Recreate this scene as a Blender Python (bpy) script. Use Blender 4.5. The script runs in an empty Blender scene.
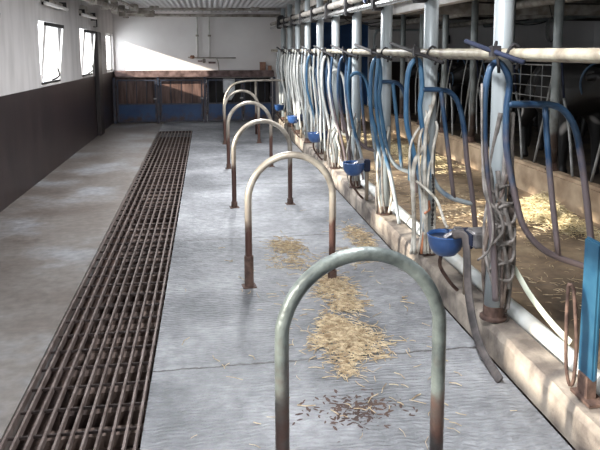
import bpy, bmesh, math, random
from mathutils import Vector, Matrix, Euler
R = random.Random(7)
S = bpy.context.scene
COL = S.collection

# ------------------------------------------------------------------ materials
def mat(name, c1, c2=None, scale=8, rough=.6, metal=0, bump=0, bscale=None, detail=6, mask=(.35,.65),
        rust=None, stretch=(1,1,1), coat=0, trans=0, alpha=1, rough2=None):
    """c1/c2 mixed by noise; rust=(colour, z_low, z_high, amount): wear that thins out with height."""
    m = bpy.data.materials.new(name); m.use_nodes = True
    nt = m.node_tree; N = nt.nodes; L = nt.links
    b = N['Principled BSDF']
    b.inputs['Roughness'].default_value = rough
    b.inputs['Metallic'].default_value = metal
    if coat: b.inputs['Coat Weight'].default_value = coat
    if alpha < 1: b.inputs['Alpha'].default_value = alpha
    tc = N.new('ShaderNodeTexCoord'); mp = N.new('ShaderNodeMapping')
    mp.inputs['Scale'].default_value = stretch
    L.new(tc.outputs['Object'], mp.inputs[0])
    nz = N.new('ShaderNodeTexNoise'); nz.inputs['Scale'].default_value = scale; nz.inputs['Detail'].default_value = detail
    L.new(mp.outputs[0], nz.inputs['Vector'])
    rp = N.new('ShaderNodeValToRGB')
    rp.color_ramp.elements[0].position = mask[0]; rp.color_ramp.elements[1].position = mask[1]
    rp.color_ramp.elements[0].color = (*c1, 1); rp.color_ramp.elements[1].color = (*(c2 or c1), 1)
    L.new(nz.outputs[0], rp.inputs[0])
    out = rp.outputs[0]
    if rust:
        rc, z0, z1, amt = rust
        n2 = N.new('ShaderNodeTexNoise'); n2.inputs['Scale'].default_value = 7; n2.inputs['Detail'].default_value = 8
        L.new(tc.outputs['Object'], n2.inputs['Vector'])
        sx = N.new('ShaderNodeSeparateXYZ'); L.new(tc.outputs['Object'], sx.inputs[0])
        mr = N.new('ShaderNodeMapRange'); mr.inputs[1].default_value = z0; mr.inputs[2].default_value = z1
        mr.inputs[3].default_value = .62*amt; mr.inputs[4].default_value = -.45
        L.new(sx.outputs[2], mr.inputs[0])
        ad = N.new('ShaderNodeMath'); ad.operation = 'ADD'; L.new(n2.outputs[0], ad.inputs[0]); L.new(mr.outputs[0], ad.inputs[1])
        r2 = N.new('ShaderNodeValToRGB'); r2.color_ramp.elements[0].position = .44; r2.color_ramp.elements[1].position = .72
        L.new(ad.outputs[0], r2.inputs[0])
        mx = N.new('ShaderNodeMix'); mx.data_type = 'RGBA'
        L.new(r2.outputs[0], mx.inputs[0]); L.new(out, mx.inputs[6]); mx.inputs[7].default_value = (*rc, 1)
        out = mx.outputs[2]
    L.new(out, b.inputs['Base Color'])
    if rough2 is not None:
        mr2 = N.new('ShaderNodeMapRange'); mr2.inputs[3].default_value = rough; mr2.inputs[4].default_value = rough2
        L.new(nz.outputs[0], mr2.inputs[0]); L.new(mr2.outputs[0], b.inputs['Roughness'])
    if bump:
        n3 = N.new('ShaderNodeTexNoise'); n3.inputs['Scale'].default_value = bscale or scale*6; n3.inputs['Detail'].default_value = 5
        L.new(mp.outputs[0], n3.inputs['Vector'])
        bp = N.new('ShaderNodeBump'); bp.inputs['Strength'].default_value = bump; bp.inputs['Distance'].default_value = .01
        L.new(n3.outputs[0], bp.inputs['Height']); L.new(bp.outputs[0], b.inputs['Normal'])
    m['out'] = 1
    return m

RUST = (.12, .058, .042)
M = {}
M['hoop_near'] = mat('weathered_hoop', (.03,.037,.04), (.17,.195,.185), 6, .42, .25, .35, 60, rust=(RUST, -.2, 1.2, .62), mask=(.38,.62))
M['hoop'] = mat('galvanised_hoop', (.20,.175,.15), (.50,.45,.38), 7, .36, .35, .25, 50, rust=((.10,.052,.042), -.05, .95, .95))
M['rusty'] = mat('rusty_iron', (.055,.03,.024), (.14,.085,.065), 22, .8, .1, .5, 70)
M['grate'] = mat('grating_iron', (.11,.08,.07), (.22,.175,.16), 14, .5, .2, .4, 60)
M['grate_dark'] = mat('grating_dark_iron', (.022,.014,.012), (.05,.034,.03), 14, .7, .1, .4, 60)
M['beam_brown'] = mat('dung_brown', (.035,.02,.016), (.19,.135,.11), 3, .8, 0, .5, 30)
M['pit'] = mat('pit_wall', (.05,.03,.025), (.10,.06,.045), 6, .8, 0, .5)
M['column'] = mat('galvanised_column', (.27,.305,.32), (.44,.47,.475), 5, .42, .15, .1, 40, stretch=(1,1,.4))
M['column_back'] = mat('dull_column', (.16,.18,.18), (.28,.30,.29), 5, .5, .15, .1, 40, rust=((.075,.055,.048), .2, .8, .6))
M['rail'] = mat('beige_rail', (.20,.165,.12), (.42,.38,.29), 9, .5, 0, .15, 60)
M['blue'] = mat('worn_blue_paint', (.013,.042,.098), (.038,.082,.145), 9, .42, .1, .25, 60, rust=((.15,.12,.125), .5, 1.5, 1.0))
M['blue_clean'] = mat('blue_paint', (.026,.092,.185), (.06,.155,.26), 8, .45, 0, .1, 40, rust=((.38,.42,.44), .3, 1.1, .9))
M['teal'] = mat('teal_board_paint', (.01,.055,.105), (.022,.085,.14), 12, .5)
M['gate_blue'] = mat('gate_blue_sheet', (.008,.030,.10), (.02,.06,.15), 3, .5, .1, .2, 20, rust=((.05,.03,.03), -.25, .5, .8))
M['gate_frame'] = mat('gate_dark_frame', (.02,.03,.055), (.07,.06,.07), 8, .5, .2)
M['white_pipe'] = mat('white_pipe', (.72,.74,.72), (.55,.52,.46), 4, .4, 0, .2, 30, mask=(.45,.75))
M['grey_tube_dull'] = mat('dull_grey_tube', (.16,.16,.155), (.30,.30,.29), 9, .45, .1)
M['grey_tube'] = mat('grey_white_tube', (.40,.41,.39), (.60,.60,.57), 9, .45, .1, rust=((.25,.2,.15), .2, .7, .8))
M['hose'] = mat('milk_hose', (.42,.42,.39), (.66,.66,.62), 6, .35)
M['hose_dark'] = mat('dark_hose', (.03,.03,.03), (.08,.08,.075), 6, .5)
M['rope'] = mat('grey_rope', (.09,.08,.072), (.30,.27,.25), 14, .9, 0, .6, 160)
M['rope_brown'] = mat('brown_rope', (.07,.05,.045), (.22,.17,.14), 14, .9, 0, .6, 160)
M['rope_white'] = mat('pale_rope', (.32,.28,.23), (.72,.69,.62), 14, .85, 0, .5, 160)
M['rope_orange'] = mat('orange_cord', (.55,.2,.09), (.7,.33,.2), 14, .85)
M['strap'] = mat('rubber_strap', (.035,.03,.03), (.12,.10,.095), 14, .6, 0, .2, 60)
M['strap_pale'] = mat('pale_strap', (.50,.53,.42), (.68,.70,.58), 14, .6)
M['bowl'] = mat('blue_enamel', (.02,.065,.20), (.045,.11,.28), 9, .28, 0, .05, 40, coat=.4)
M['bowl_in'] = mat('bowl_inside', (.015,.02,.04), (.04,.05,.08), 12, .35)
M['steel'] = mat('worn_steel', (.14,.13,.13), (.36,.34,.34), 14, .4, .5, .2)
M['milkpipe'] = mat('steel_milk_pipe', (.60,.60,.58), (.70,.70,.68), 5, .18, .85)
M['pipe_grey'] = mat('dusty_pipe', (.20,.17,.14), (.42,.39,.35), 7, .6, .1, .3)
M['pipe_pale'] = mat('pale_duct', (.55,.53,.50), (.70,.68,.66), 4, .55)
M['black_iron'] = mat('black_iron', (.010,.009,.010), (.03,.026,.026), 12, .8, 0)
M['bar_blue'] = mat('dark_blue_bar', (.004,.007,.022), (.010,.016,.045), 8, .8)
M['curb'] = mat('worn_concrete', (.12,.098,.085), (.37,.315,.26), 5, .75, 0, .6, 40, mask=(.38,.62))
M['beam'] = mat('manger_beam', (.26,.18,.115), (.50,.38,.26), 4, .6, 0, .5, 25)
M['straw'] = mat('straw', (.30,.21,.12), (.66,.54,.36), 30, .7)
M['straw_sunlit'] = mat('sunlit_straw', (.46,.35,.18), (.85,.74,.48), 30, .7)  # straw with the sunlight on it painted into its colour
M['white_paint'] = mat('white_plaster', (.72,.685,.67), (.79,.765,.75), 1.6, .75, 0, .15, 30)
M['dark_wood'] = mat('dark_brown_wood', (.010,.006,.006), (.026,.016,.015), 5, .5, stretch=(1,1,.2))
M['plank'] = mat('brown_planks', (.045,.022,.018), (.19,.115,.095), 5, .55, 0, .3, 30, stretch=(3,1,.35))
M['ledge'] = mat('brown_ledge', (.06,.032,.028), (.22,.15,.14), 8, .7, 0, .4)
M['navy'] = mat('navy_door', (.008,.04,.12), (.018,.07,.18), 3, .45)
M['lamp_white'] = mat('lamp_cover', (.75,.74,.72), (.82,.81,.8), 4, .3)
M['cloth'] = mat('white_cloth', (.72,.74,.76), (.85,.86,.88), 9, .9, 0, .3)
M['ceiling'] = mat('ceiling_sheet', (.62,.61,.62), (.70,.69,.70), 3, .6)
M['dark_roof'] = mat('dusty_roof_boards', (.055,.045,.04), (.13,.11,.095), 4, .9, 0, .4)
M['glassy'] = None
M['leather'] = mat('halter', (.02,.05,.09), (.05,.09,.14), 10, .6)
M['hoof'] = mat('hoof_horn', (.05,.04,.035), (.1,.08,.07), 10, .6)
M['tag_yellow'] = mat('yellow_plastic', (.75,.55,.05), (.8,.6,.08), 5, .4)
M['brown_box'] = mat('brown_card', (.24,.12,.08), (.38,.22,.15), 9, .8)

def glass():
    m = bpy.data.materials.new('window_glass'); m.use_nodes = True
    nt = m.node_tree; N = nt.nodes; L = nt.links; N.clear()
    o = N.new('ShaderNodeOutputMaterial'); t = N.new('ShaderNodeBsdfTransparent'); g = N.new('ShaderNodeBsdfGlossy')
    g.inputs['Roughness'].default_value = .08
    x = N.new('ShaderNodeMixShader'); x.inputs[0].default_value = .05; L.new(t.outputs[0], x.inputs[1]); L.new(g.outputs[0], x.inputs[2])
    t.inputs[0].default_value = (.93,.95,.96,1)
    L.new(x.outputs[0], o.inputs[0]); return m
M['glassy'] = glass()

def cow_mat():
    m = mat('black_pied_hide', (.010,.009,.009), (.62,.58,.54), 1.6, .55, 0, .2, 80, detail=1, mask=(.74,.76))
    nt = m.node_tree; N = nt.nodes; L = nt.links
    oi = N.new('ShaderNodeObjectInfo'); mp = [n for n in N if n.type == 'MAPPING'][0]
    mu = N.new('ShaderNodeMath'); mu.operation = 'MULTIPLY'; mu.inputs[1].default_value = 37
    L.new(oi.outputs['Random'], mu.inputs[0]); L.new(mu.outputs[0], mp.inputs['Location'])
    return m
M['cow'] = cow_mat()

def floor_mat(name, c1, c2, c3, rough, rough2, groove):
    m = bpy.data.materials.new(name); m.use_nodes = True
    nt = m.node_tree; N = nt.nodes; L = nt.links; b = N['Principled BSDF']
    tc = N.new('ShaderNodeTexCoord')
    n1 = N.new('ShaderNodeTexNoise'); n1.inputs['Scale'].default_value = 1.1; n1.inputs['Detail'].default_value = 8; n1.inputs['Roughness'].default_value = .6
    n2 = N.new('ShaderNodeTexNoise'); n2.inputs['Scale'].default_value = 16; n2.inputs['Detail'].default_value = 8
    for n in (n1, n2): L.new(tc.outputs['Object'], n.inputs['Vector'])
    r = N.new('ShaderNodeValToRGB'); e = r.color_ramp.elements
    e[0].position = .38; e[0].color = (*c1,1); e[1].position = .64; e[1].color = (*c3,1)
    q = e.new(.5); q.color = (*c2,1)
    L.new(n1.outputs[0], r.inputs[0])
    mx = N.new('ShaderNodeMix'); mx.data_type = 'RGBA'; mx.blend_type = 'OVERLAY'; mx.inputs[0].default_value = .55
    L.new(r.outputs[0], mx.inputs[6]); L.new(n2.outputs[0], mx.inputs[7])
    # slab joints running across the aisle
    sp = N.new('ShaderNodeSeparateXYZ'); L.new(tc.outputs['Object'], sp.inputs[0])
    md = N.new('ShaderNodeMath'); md.operation = 'PINGPONG'; md.inputs[1].default_value = 1.12
    ad = N.new('ShaderNodeMath'); ad.operation = 'ADD'; ad.inputs[1].default_value = 1.36 if groove else .75
    nw = N.new('ShaderNodeMath'); nw.operation = 'MULTIPLY_ADD'; nw.inputs[1].default_value = .05; L.new(n2.outputs[0], nw.inputs[0]); L.new(sp.outputs[1], nw.inputs[2])
    L.new(nw.outputs[0], ad.inputs[0]); L.new(ad.outputs[0], md.inputs[0])
    lt = N.new('ShaderNodeMath'); lt.operation = 'LESS_THAN'; lt.inputs[1].default_value = .008 if groove else .004
    L.new(md.outputs[0], lt.inputs[0])
    m2 = N.new('ShaderNodeMix'); m2.data_type = 'RGBA'; L.new(lt.outputs[0], m2.inputs[0]); L.new(mx.outputs[2], m2.inputs[6])
    m2.inputs[7].default_value = (.085,.08,.08,1) if groove else (.15,.12,.10,1)
    # dark droppings
    n4 = N.new('ShaderNodeTexNoise'); n4.inputs['Scale'].default_value = 3.3; n4.inputs['Detail'].default_value = 10; n4.inputs['Roughness'].default_value = .72
    L.new(tc.outputs['Object'], n4.inputs['Vector'])
    r4 = N.new('ShaderNodeValToRGB'); r4.color_ramp.elements[0].position = .66; r4.color_ramp.elements[1].position = .70
    L.new(n4.outputs[0], r4.inputs[0])
    m3 = N.new('ShaderNodeMix'); m3.data_type = 'RGBA'; L.new(r4.outputs[0], m3.inputs[0]); L.new(m2.outputs[2], m3.inputs[6]); m3.inputs[7].default_value = (.10,.09,.09,1)
    L.new(m3.outputs[2], b.inputs['Base Color'])
    mr = N.new('ShaderNodeMapRange'); mr.inputs[3].default_value = rough; mr.inputs[4].default_value = rough2
    L.new(n1.outputs[0], mr.inputs[0]); L.new(mr.outputs[0], b.inputs['Roughness'])
    h = n2.outputs[0]
    if groove:
        wv = N.new('ShaderNodeTexWave'); wv.bands_direction = 'Y'; wv.inputs['Scale'].default_value = 11; wv.inputs['Distortion'].default_value = 7
        wv.inputs['Detail'].default_value = 3; wv.inputs['Detail Scale'].default_value = 1.2
        L.new(tc.outputs['Object'], wv.inputs['Vector'])
        am = N.new('ShaderNodeMath'); am.operation = 'MULTIPLY_ADD'; am.inputs[1].default_value = .9; L.new(wv.outputs[0], am.inputs[0]); L.new(n2.outputs[0], am.inputs[2]); h = am.outputs[0]
    bp = N.new('ShaderNodeBump'); bp.inputs['Strength'].default_value = .8 if groove else .16; bp.inputs['Distance'].default_value = .01
    L.new(h, bp.inputs['Height']); L.new(bp.outputs[0], b.inputs['Normal'])
    return m
M['floor_left'] = floor_mat('smooth_aisle_concrete', (.135,.112,.098), (.185,.165,.15), (.28,.285,.30), .28, .5, False)
M['floor_right'] = floor_mat('grooved_aisle_concrete', (.13,.135,.145), (.215,.22,.232), (.32,.325,.34), .42, .62, True)
M['bed'] = floor_mat('trodden_bedding', (.085,.06,.04), (.24,.17,.11), (.40,.30,.19), .45, .8, False)
M['bed_back'] = mat('dark_stall_floor', (.04,.03,.025), (.12,.09,.06), 3, .8, 0, .4)

def wall_mat():
    m = bpy.data.materials.new('two_tone_wall_paint'); m.use_nodes = True
    nt = m.node_tree; N = nt.nodes; L = nt.links; b = N['Principled BSDF']; b.inputs['Roughness'].default_value = .6
    tc = N.new('ShaderNodeTexCoord'); sp = N.new('ShaderNodeSeparateXYZ'); L.new(tc.outputs['Object'], sp.inputs[0])
    gt = N.new('ShaderNodeMath'); gt.operation = 'GREATER_THAN'; gt.inputs[1].default_value = 1.115; L.new(sp.outputs[2], gt.inputs[0])
    mp = N.new('ShaderNodeMapping'); mp.inputs['Scale'].default_value = (1,1,.25); L.new(tc.outputs['Object'], mp.inputs[0])
    nz = N.new('ShaderNodeTexNoise'); nz.inputs['Scale'].default_value = 5; nz.inputs['Detail'].default_value = 7; L.new(mp.outputs[0], nz.inputs['Vector'])
    ra = N.new('ShaderNodeValToRGB'); ra.color_ramp.elements[0].position = .3; ra.color_ramp.elements[1].position = .7
    ra.color_ramp.elements[0].color = (.011,.006,.006,1); ra.color_ramp.elements[1].color = (.026,.015,.015,1)
    rb = N.new('ShaderNodeValToRGB'); rb.color_ramp.elements[0].position = .25; rb.color_ramp.elements[1].position = .6
    rb.color_ramp.elements[0].color = (.43,.41,.40,1); rb.color_ramp.elements[1].color = (.58,.555,.545,1)
    L.new(nz.outputs[0], ra.inputs[0]); L.new(nz.outputs[0], rb.inputs[0])
    mx = N.new('ShaderNodeMix'); mx.data_type = 'RGBA'; L.new(gt.outputs[0], mx.inputs[0]); L.new(ra.outputs[0], mx.inputs[6]); L.new(rb.outputs[0], mx.inputs[7])
    L.new(mx.outputs[2], b.inputs['Base Color'])
    mr = N.new('ShaderNodeMapRange'); mr.inputs[3].default_value = .42; mr.inputs[4].default_value = .75; L.new(gt.outputs[0], mr.inputs[0]); L.new(mr.outputs[0], b.inputs['Roughness'])
    bp = N.new('ShaderNodeBump'); bp.inputs['Strength'].default_value = .15; bp.inputs['Distance'].default_value = .01; L.new(nz.outputs[0], bp.inputs['Height']); L.new(bp.outputs[0], b.inputs['Normal'])
    return m
M['wall'] = wall_mat()

# ------------------------------------------------------------------ mesh helpers
def link(name, bm, m, parent=None, smooth=False, loc=None, rz=0):
    me = bpy.data.meshes.new(name)
    bmesh.ops.recalc_face_normals(bm, faces=bm.faces[:])
    bm.to_mesh(me); bm.free()
    me.materials.append(m)
    if smooth:
        for p in me.polygons: p.use_smooth = True
    o = bpy.data.objects.new(name, me); COL.objects.link(o)
    if parent: o.parent = parent
    if loc is not None: o.location = loc
    o.rotation_euler.z = rz
    return o
def box(bm, x0, x1, y0, y1, z0, z1, bev=0):
    r = bmesh.ops.create_cube(bm, size=1, matrix=Matrix.Translation(((x0+x1)/2,(y0+y1)/2,(z0+z1)/2)) @ Matrix.Diagonal((abs(x1-x0),abs(y1-y0),abs(z1-z0),1)))
    if bev:
        es = {e for v in r['verts'] for e in v.link_edges}
        bmesh.ops.bevel(bm, geom=list(es), offset=bev, segments=2, affect='EDGES')
    return bm
def bx(*a, bev=0): return box(bmesh.new(), *a, bev=bev)
def catmull(pts, k):
    P = [Vector(p) for p in pts]
    if k <= 1 or len(P) < 3: return P
    out = []
    for i in range(len(P)-1):
        p0 = P[max(i-1,0)]; p1 = P[i]; p2 = P[i+1]; p3 = P[min(i+2,len(P)-1)]
        for j in range(k):
            t = j/k
            out.append(.5*((2*p1)+(p2-p0)*t+(2*p0-5*p1+4*p2-p3)*t*t+(3*p1-p0-3*p2+p3)*t**3))
    out.append(P[-1]); return out
def tube(bm, pts, r, k=6, seg=10, flat=None):
    """round tube along pts; r may be a function of 0..1; flat=(a,b) gives an oval / strap section."""
    P = catmull(pts, k); n = len(P)
    T = [(P[min(i+1,n-1)]-P[max(i-1,0)]).normalized() for i in range(n)]
    a = Vector((0,0,1)) if abs(T[0].z) < .9 else Vector((0,1,0))
    u = T[0].cross(a).normalized(); rings = []
    for i in range(n):
        u = (u - T[i]*u.dot(T[i])).normalized(); v = T[i].cross(u)
        rr = r(i/(n-1)) if callable(r) else r
        fa, fb = flat if flat else (1,1)
        rings.append([bm.verts.new(P[i] + (u*math.cos(q)*fa + v*math.sin(q)*fb)*rr) for q in [2*math.pi*j/seg for j in range(seg)]])
    for A, B in zip(rings, rings[1:]):
        for j in range(seg): bm.faces.new((A[j],A[(j+1)%seg],B[(j+1)%seg],B[j]))
    bm.faces.new(rings[0]); bm.faces.new(rings[-1][::-1])
    return bm
def tb(pts, r, **k): return tube(bmesh.new(), pts, r, **k)
def lathe(prof, seg=24, bm=None, c=(0,0,0), end=True):
    bm = bm or bmesh.new(); rings = []
    for (r, z) in prof:
        rings.append([bm.verts.new((c[0]+r*math.cos(2*math.pi*j/seg), c[1]+r*math.sin(2*math.pi*j/seg), c[2]+z)) for j in range(seg)])
    for A, B in zip(rings, rings[1:]):
        for j in range(seg): bm.faces.new((A[j],A[(j+1)%seg],B[(j+1)%seg],B[j]))
    bm.faces.new(rings[0])
    if end: bm.faces.new(rings[-1][::-1])
    return bm
def empty(name, loc=(0,0,0), rz=0):
    o = bpy.data.objects.new(name, None); COL.objects.link(o); o.location = loc; o.rotation_euler.z = rz
    o.empty_display_size = .1; return o
def tag(o, label=None, cat=None, group=None, kind=None):
    if label: o['label'] = label
    if cat: o['category'] = cat
    if group: o['group'] = group
    if kind: o['kind'] = kind
    return o
def struct(name, bm, m, parent=None, smooth=False):
    o = link(name, bm, m, parent, smooth)
    if parent is None: o['kind'] = 'structure'
    return o
def kids(o): return [c for c in COL.objects if c.parent == o]
def copy_tree(o, parent=None):
    c = o.copy(); COL.objects.link(c)
    if parent: c.parent = parent
    for ch in kids(o): copy_tree(ch, c)
    return c

# ------------------------------------------------------------------ camera
H = 1.55
cam = bpy.data.cameras.new('camera'); co = bpy.data.objects.new('camera', cam); COL.objects.link(co)
cam.sensor_width = 36; cam.lens = 650/600*36; cam.shift_x = -.025; cam.shift_y = -.1483; cam.clip_start = .05
co.location = (0,0,H); co.rotation_euler = (math.radians(90-7.364), 0, math.radians(-9.017))
S.camera = co

YF = 15.2           # far wall
ZC = 2.45           # ceiling
def wx(y): return -2.06 - .01*(y-6.6)
ang = math.atan(.01)

# ------------------------------------------------------------------ setting: floor and pit
def gl(y): return -.822 - .0172*y      # left and right edge of the grating
def gr(y): return -.300 - .0080*y
def quad(bm, pts): bm.faces.new([bm.verts.new(p) for p in pts])
Y0 = -3.0; GA, GB = .6, 13.05
bm = bmesh.new()
def slab(bm, pts, z=0, t=.12):
    top = [bm.verts.new((x,y,z)) for x,y in pts]; bot = [bm.verts.new((x,y,z-t)) for x,y in pts]
    bm.faces.new(top); bm.faces.new(bot[::-1])
    n = len(pts)
    for i in range(n): bm.faces.new((top[i],bot[i],bot[(i+1)%n],top[(i+1)%n]))
m_ = .012
slab(bm, [(-2.35,Y0),(gl(0)-m_,Y0),(gl(0)-m_,GA),(gl(GB)-m_,GB),(gl(GB)-m_,YF),(-2.35,YF)])
struct('floor', bm, M['floor_left'])
bm = bmesh.new()
slab(bm, [(gl(0)-m_,Y0),(1.374,Y0),(1.374,YF),(gl(GB)-m_,YF),(gl(GB)-m_,GB),(gr(GB)+m_,GB),(gr(GA)+m_,GA),(gl(0)-m_,GA)])
struct('floor.001', bm, M['floor_right'])
bm = bmesh.new()   # pit under the grating
box(bm, -1.2, -.2, GA-.1, GB+.1, -.72, -.62)
box(bm, -1.25, -1.17, GA-.1, GB+.1, -.62, -.12); box(bm, -.24, -.16, GA-.1, GB+.1, -.62, -.12)
box(bm, -1.2, -.2, GA-.14, GA-.1, -.62, -.12); box(bm, -1.2, -.2, GB+.1, GB+.14, -.62, -.12)
struct('floor.002', bm, M['pit'])
struct('floor.003', bx(1.53, 3.27, Y0, YF, -.1, .08), M['bed'])
struct('floor.004', bx(3.42, 9.5, Y0, YF, -.1, .08), M['bed_back'])

struct('floor.005', bx(.9, 9.5, Y0, YF, -.25, -.125), M['pit'])
# grating
g = tag(empty('floor_grating', (0,0,0)), 'long rusty iron grating over the dung channel in the concrete floor', 'grating')
NB = 11
for i in range(NB):
    t = i/(NB-1); bm = bmesh.new(); w = .0052
    def X(y): return gl(y)*(1-t)+gr(y)*t + (.01 if i==0 else -.01 if i==NB-1 else 0)
    v = [bm.verts.new(p) for p in [(X(GA)-w,GA,0),(X(GA)+w,GA,0),(X(GB)+w,GB,0),(X(GB)-w,GB,0),(X(GA)-w,GA,-.035),(X(GA)+w,GA,-.035),(X(GB)+w,GB,-.035),(X(GB)-w,GB,-.035)]]
    for f in ((0,1,2,3),(7,6,5,4),(0,4,5,1),(1,5,6,2),(2,6,7,3),(3,7,4,0)): bm.faces.new([v[j] for j in f])
    link('grating_bar', bm, M['grate'], g)
y = 2.25; k = 0
while y < GB:
    link('cross_rod', bx(gl(y), gr(y), y-.004, y+.004, -.026, -.014), M['grate_dark'], g)
    xm = gl(y)*(.62-.04*math.sin(k*1.7)) + gr(y)*(.38+.04*math.sin(k*1.7))
    link('support_beam', bx(xm-.1, -.24, y+.05, y+.125, -.25-.012*(k%3), -.19), M['beam_brown'], g)
    y += .196; k += 1
link('end_bar', bx(gl(GB), gr(GB), GB-.016, GB, -.035, 0), M['grate_dark'], g)

# ------------------------------------------------------------------ setting: walls
WIN = [(-2.55,-1.25),(.15,1.45),(2.85,4.13),(5.40,6.68),(8.48,9.56),(11.18,12.25),(14.05,15.12)]
ZS, ZT = 1.135, 1.935
def wbox(bm, y0, y1, z0, z1, t0=0, t1=-.22):
    """piece of the left wall: x from the wall face outwards"""
    v = [bm.verts.new((wx(y)+t, y, z)) for (y,t,z) in [(y0,t0,z0),(y1,t0,z0),(y1,t1,z0),(y0,t1,z0),(y0,t0,z1),(y1,t0,z1),(y1,t1,z1),(y0,t1,z1)]]
    for f in ((0,1,2,3),(4,5,6,7),(0,1,5,4),(1,2,6,5),(2,3,7,6),(3,0,4,7)): bm.faces.new([v[j] for j in f])
bm = bmesh.new()
wbox(bm, Y0, YF, -.1, ZS); wbox(bm, Y0, YF, ZT, ZC+.05)
ys = [Y0]+[q for w in WIN for q in w]+[YF]
for a, b in zip(ys[::2], ys[1::2]): wbox(bm, a, b, ZS, ZT)
struct('wall_left', bm, M['wall'])

# far wall with dark opening behind the last gates and a door opening
bm = bmesh.new()
def fw(x0,x1,z0,z1): box(bm, x0, x1, YF, YF+.22, z0, z1)
fw(-2.4,-.12,-.1,ZC+.08); fw(-.12,1.38,.96,ZC+.08); fw(1.38,2.2,-.1,ZC+.08); fw(2.2,3.70,2.25,ZC+.08); fw(3.70,9.7,-.1,ZC+.08)
struct('wall_far', bm, M['white_paint'])
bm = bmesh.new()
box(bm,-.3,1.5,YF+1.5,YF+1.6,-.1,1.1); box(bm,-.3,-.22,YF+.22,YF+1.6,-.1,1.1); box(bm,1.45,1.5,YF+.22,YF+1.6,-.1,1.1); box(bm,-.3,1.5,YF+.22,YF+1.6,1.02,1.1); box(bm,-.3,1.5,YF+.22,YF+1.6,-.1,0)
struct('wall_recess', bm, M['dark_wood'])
struct('wall_right', bx(9.5, 9.7, Y0, YF, -.1, ZC), M['white_paint'])
bm = bmesh.new()   # unseen wall behind the camera, with a doorway added to let fill light in
box(bm,-2.4,-1.7,Y0-.2,Y0,-.1,ZC+.05); box(bm,-.5,9.7,Y0-.2,Y0,-.1,ZC+.05); box(bm,-1.7,-.5,Y0-.2,Y0,2.1,ZC+.05)
struct('wall_near', bm, M['white_paint'])
struct('trim_1', bx(-2.13, -.12, YF-.035, YF, 0, .97), M['plank'])          # plank lining behind the gates

# ceiling: corrugated sheets over the aisle, dusty boards over the stalls
bm = bmesh.new(); x = -2.4; i = 0
prev = None
while x < 1.75:
    z = ZC + (.0 if (i % 4) in (0,1) else .018)
    cur = (x, z)
    if prev: quad(bm, [(prev[0],Y0,prev[1]),(cur[0],Y0,cur[1]),(cur[0],YF+.2,cur[1]),(prev[0],YF+.2,prev[1])])
    prev = cur; x += .028 if i % 2 else .022; i += 1
box(bm, -2.4, 1.75, Y0, YF+.2, ZC+.03, ZC+.09)
struct('ceiling', bm, M['ceiling'])
struct('ceiling.001', bx(1.75, 9.7, Y0-.2, YF+.2, ZC-.02, ZC+.09), M['dark_roof'])

# windows in the left wall
def window(n, y0, y1):
    if n == len(WIN)-1:                                     # the last one has fixed louvre blades
        r = tag(empty('window_%d'%n, (0,0,0)), kind='structure')
        bm = bmesh.new()
        for a in (y0, y1-.04): wbox(bm, a, a+.04, ZS, ZT, -.06, -.12)
        wbox(bm, y0+.04, y1-.04, ZS, ZS+.04, -.06, -.12); wbox(bm, y0+.04, y1-.04, ZT-.04, ZT, -.06, -.12)
        link('window_frame', bm, M['lamp_white'], r)
        for k in range(6):
            bm = bmesh.new(); z = ZS+.07+k*.118
            v = [bm.verts.new((wx(q)+dx, q, z+dz)) for q,dx,dz in ((y0+.045,-.12,.02),(y1-.045,-.12,.02),(y1-.045,-.06,0),(y0+.045,-.06,0))]
            bm.faces.new(v); bmesh.ops.solidify(bm, geom=bm.faces[:], thickness=.006)
            link('louvre_blade', bm, M['lamp_white'], r)
        return
    r = tag(empty('window_%d'%n, (wx(y0)-.02, y0, ZS)), kind='structure')
    w = y1-y0; h = ZT-ZS
    # hopper sash hinged at its bottom edge, its top leaning into the room
    lean = .085
    a = math.atan(lean/h); L_ = h*.97
    def P(u, s, t=0): return (-.02*u/w*.5+math.sin(a)*s+math.cos(a)*t, u, math.cos(a)*s-math.sin(a)*t+.012)
    def sb(u0,u1,s0,s1,t0,t1):
        bm = bmesh.new()
        v = [bm.verts.new(P(*q)) for q in [(u0,s0,t0),(u1,s0,t0),(u1,s1,t0),(u0,s1,t0),(u0,s0,t1),(u1,s0,t1),(u1,s1,t1),(u0,s1,t1)]]
        for f in ((0,1,2,3),(4,5,6,7),(0,1,5,4),(1,2,6,5),(2,3,7,6),(3,0,4,7)): bm.faces.new([v[j] for j in f])
        return bm
    for q in ((.03,w-.03,L_-.045,L_,0,.03),(.03,w-.03,.0,.028,0,.03)): link('sash_rail', sb(*q), M['black_iron'], r)
    for q in ((.03,.05,.028,L_-.045,0,.025),(w-.05,w-.03,.028,L_-.045,0,.025)): link('sash_stile', sb(*q), M['pipe_pale'], r)
    link('pane', sb(.05,w-.05,.028,L_-.045,.01,.014), M['glassy'], r)
    link('stay_arm', tb([(.03,w*.5,.05),(.09,w*.62,.10),(.07,w*.64,.2)], .011), M['black_iron'], r)
    link('window_sill', bx(-.2,.01,0,w,-.02,.004), M['white_paint'], r)
for n, (a, b) in enumerate(WIN): window(n, a, b)

# dark door post standing off the left wall
struct('trim_2', bx(-2.12, -2.045, 12.5, 12.9, 0, 1.92, bev=.01), M['dark_wood'])
struct('trim_3', bx(3.72, 9.5, YF-.03, YF, .08, 1.32), M['dark_wood'])
# navy door in the far wall
d = struct('door_1', bx(2.15, 3.75, YF+.06, YF+.12, -.05, 2.30), M['navy'])
link('door_rail', bx(2.3, 3.45, YF+.045, YF+.06, 1.05, 1.15), M['navy'], d)
link('door_handle', tb([(2.36,YF+.06,1.0),(2.36,YF,1.0),(2.48,YF,1.0)], .012, k=1), M['steel'], d)

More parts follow.
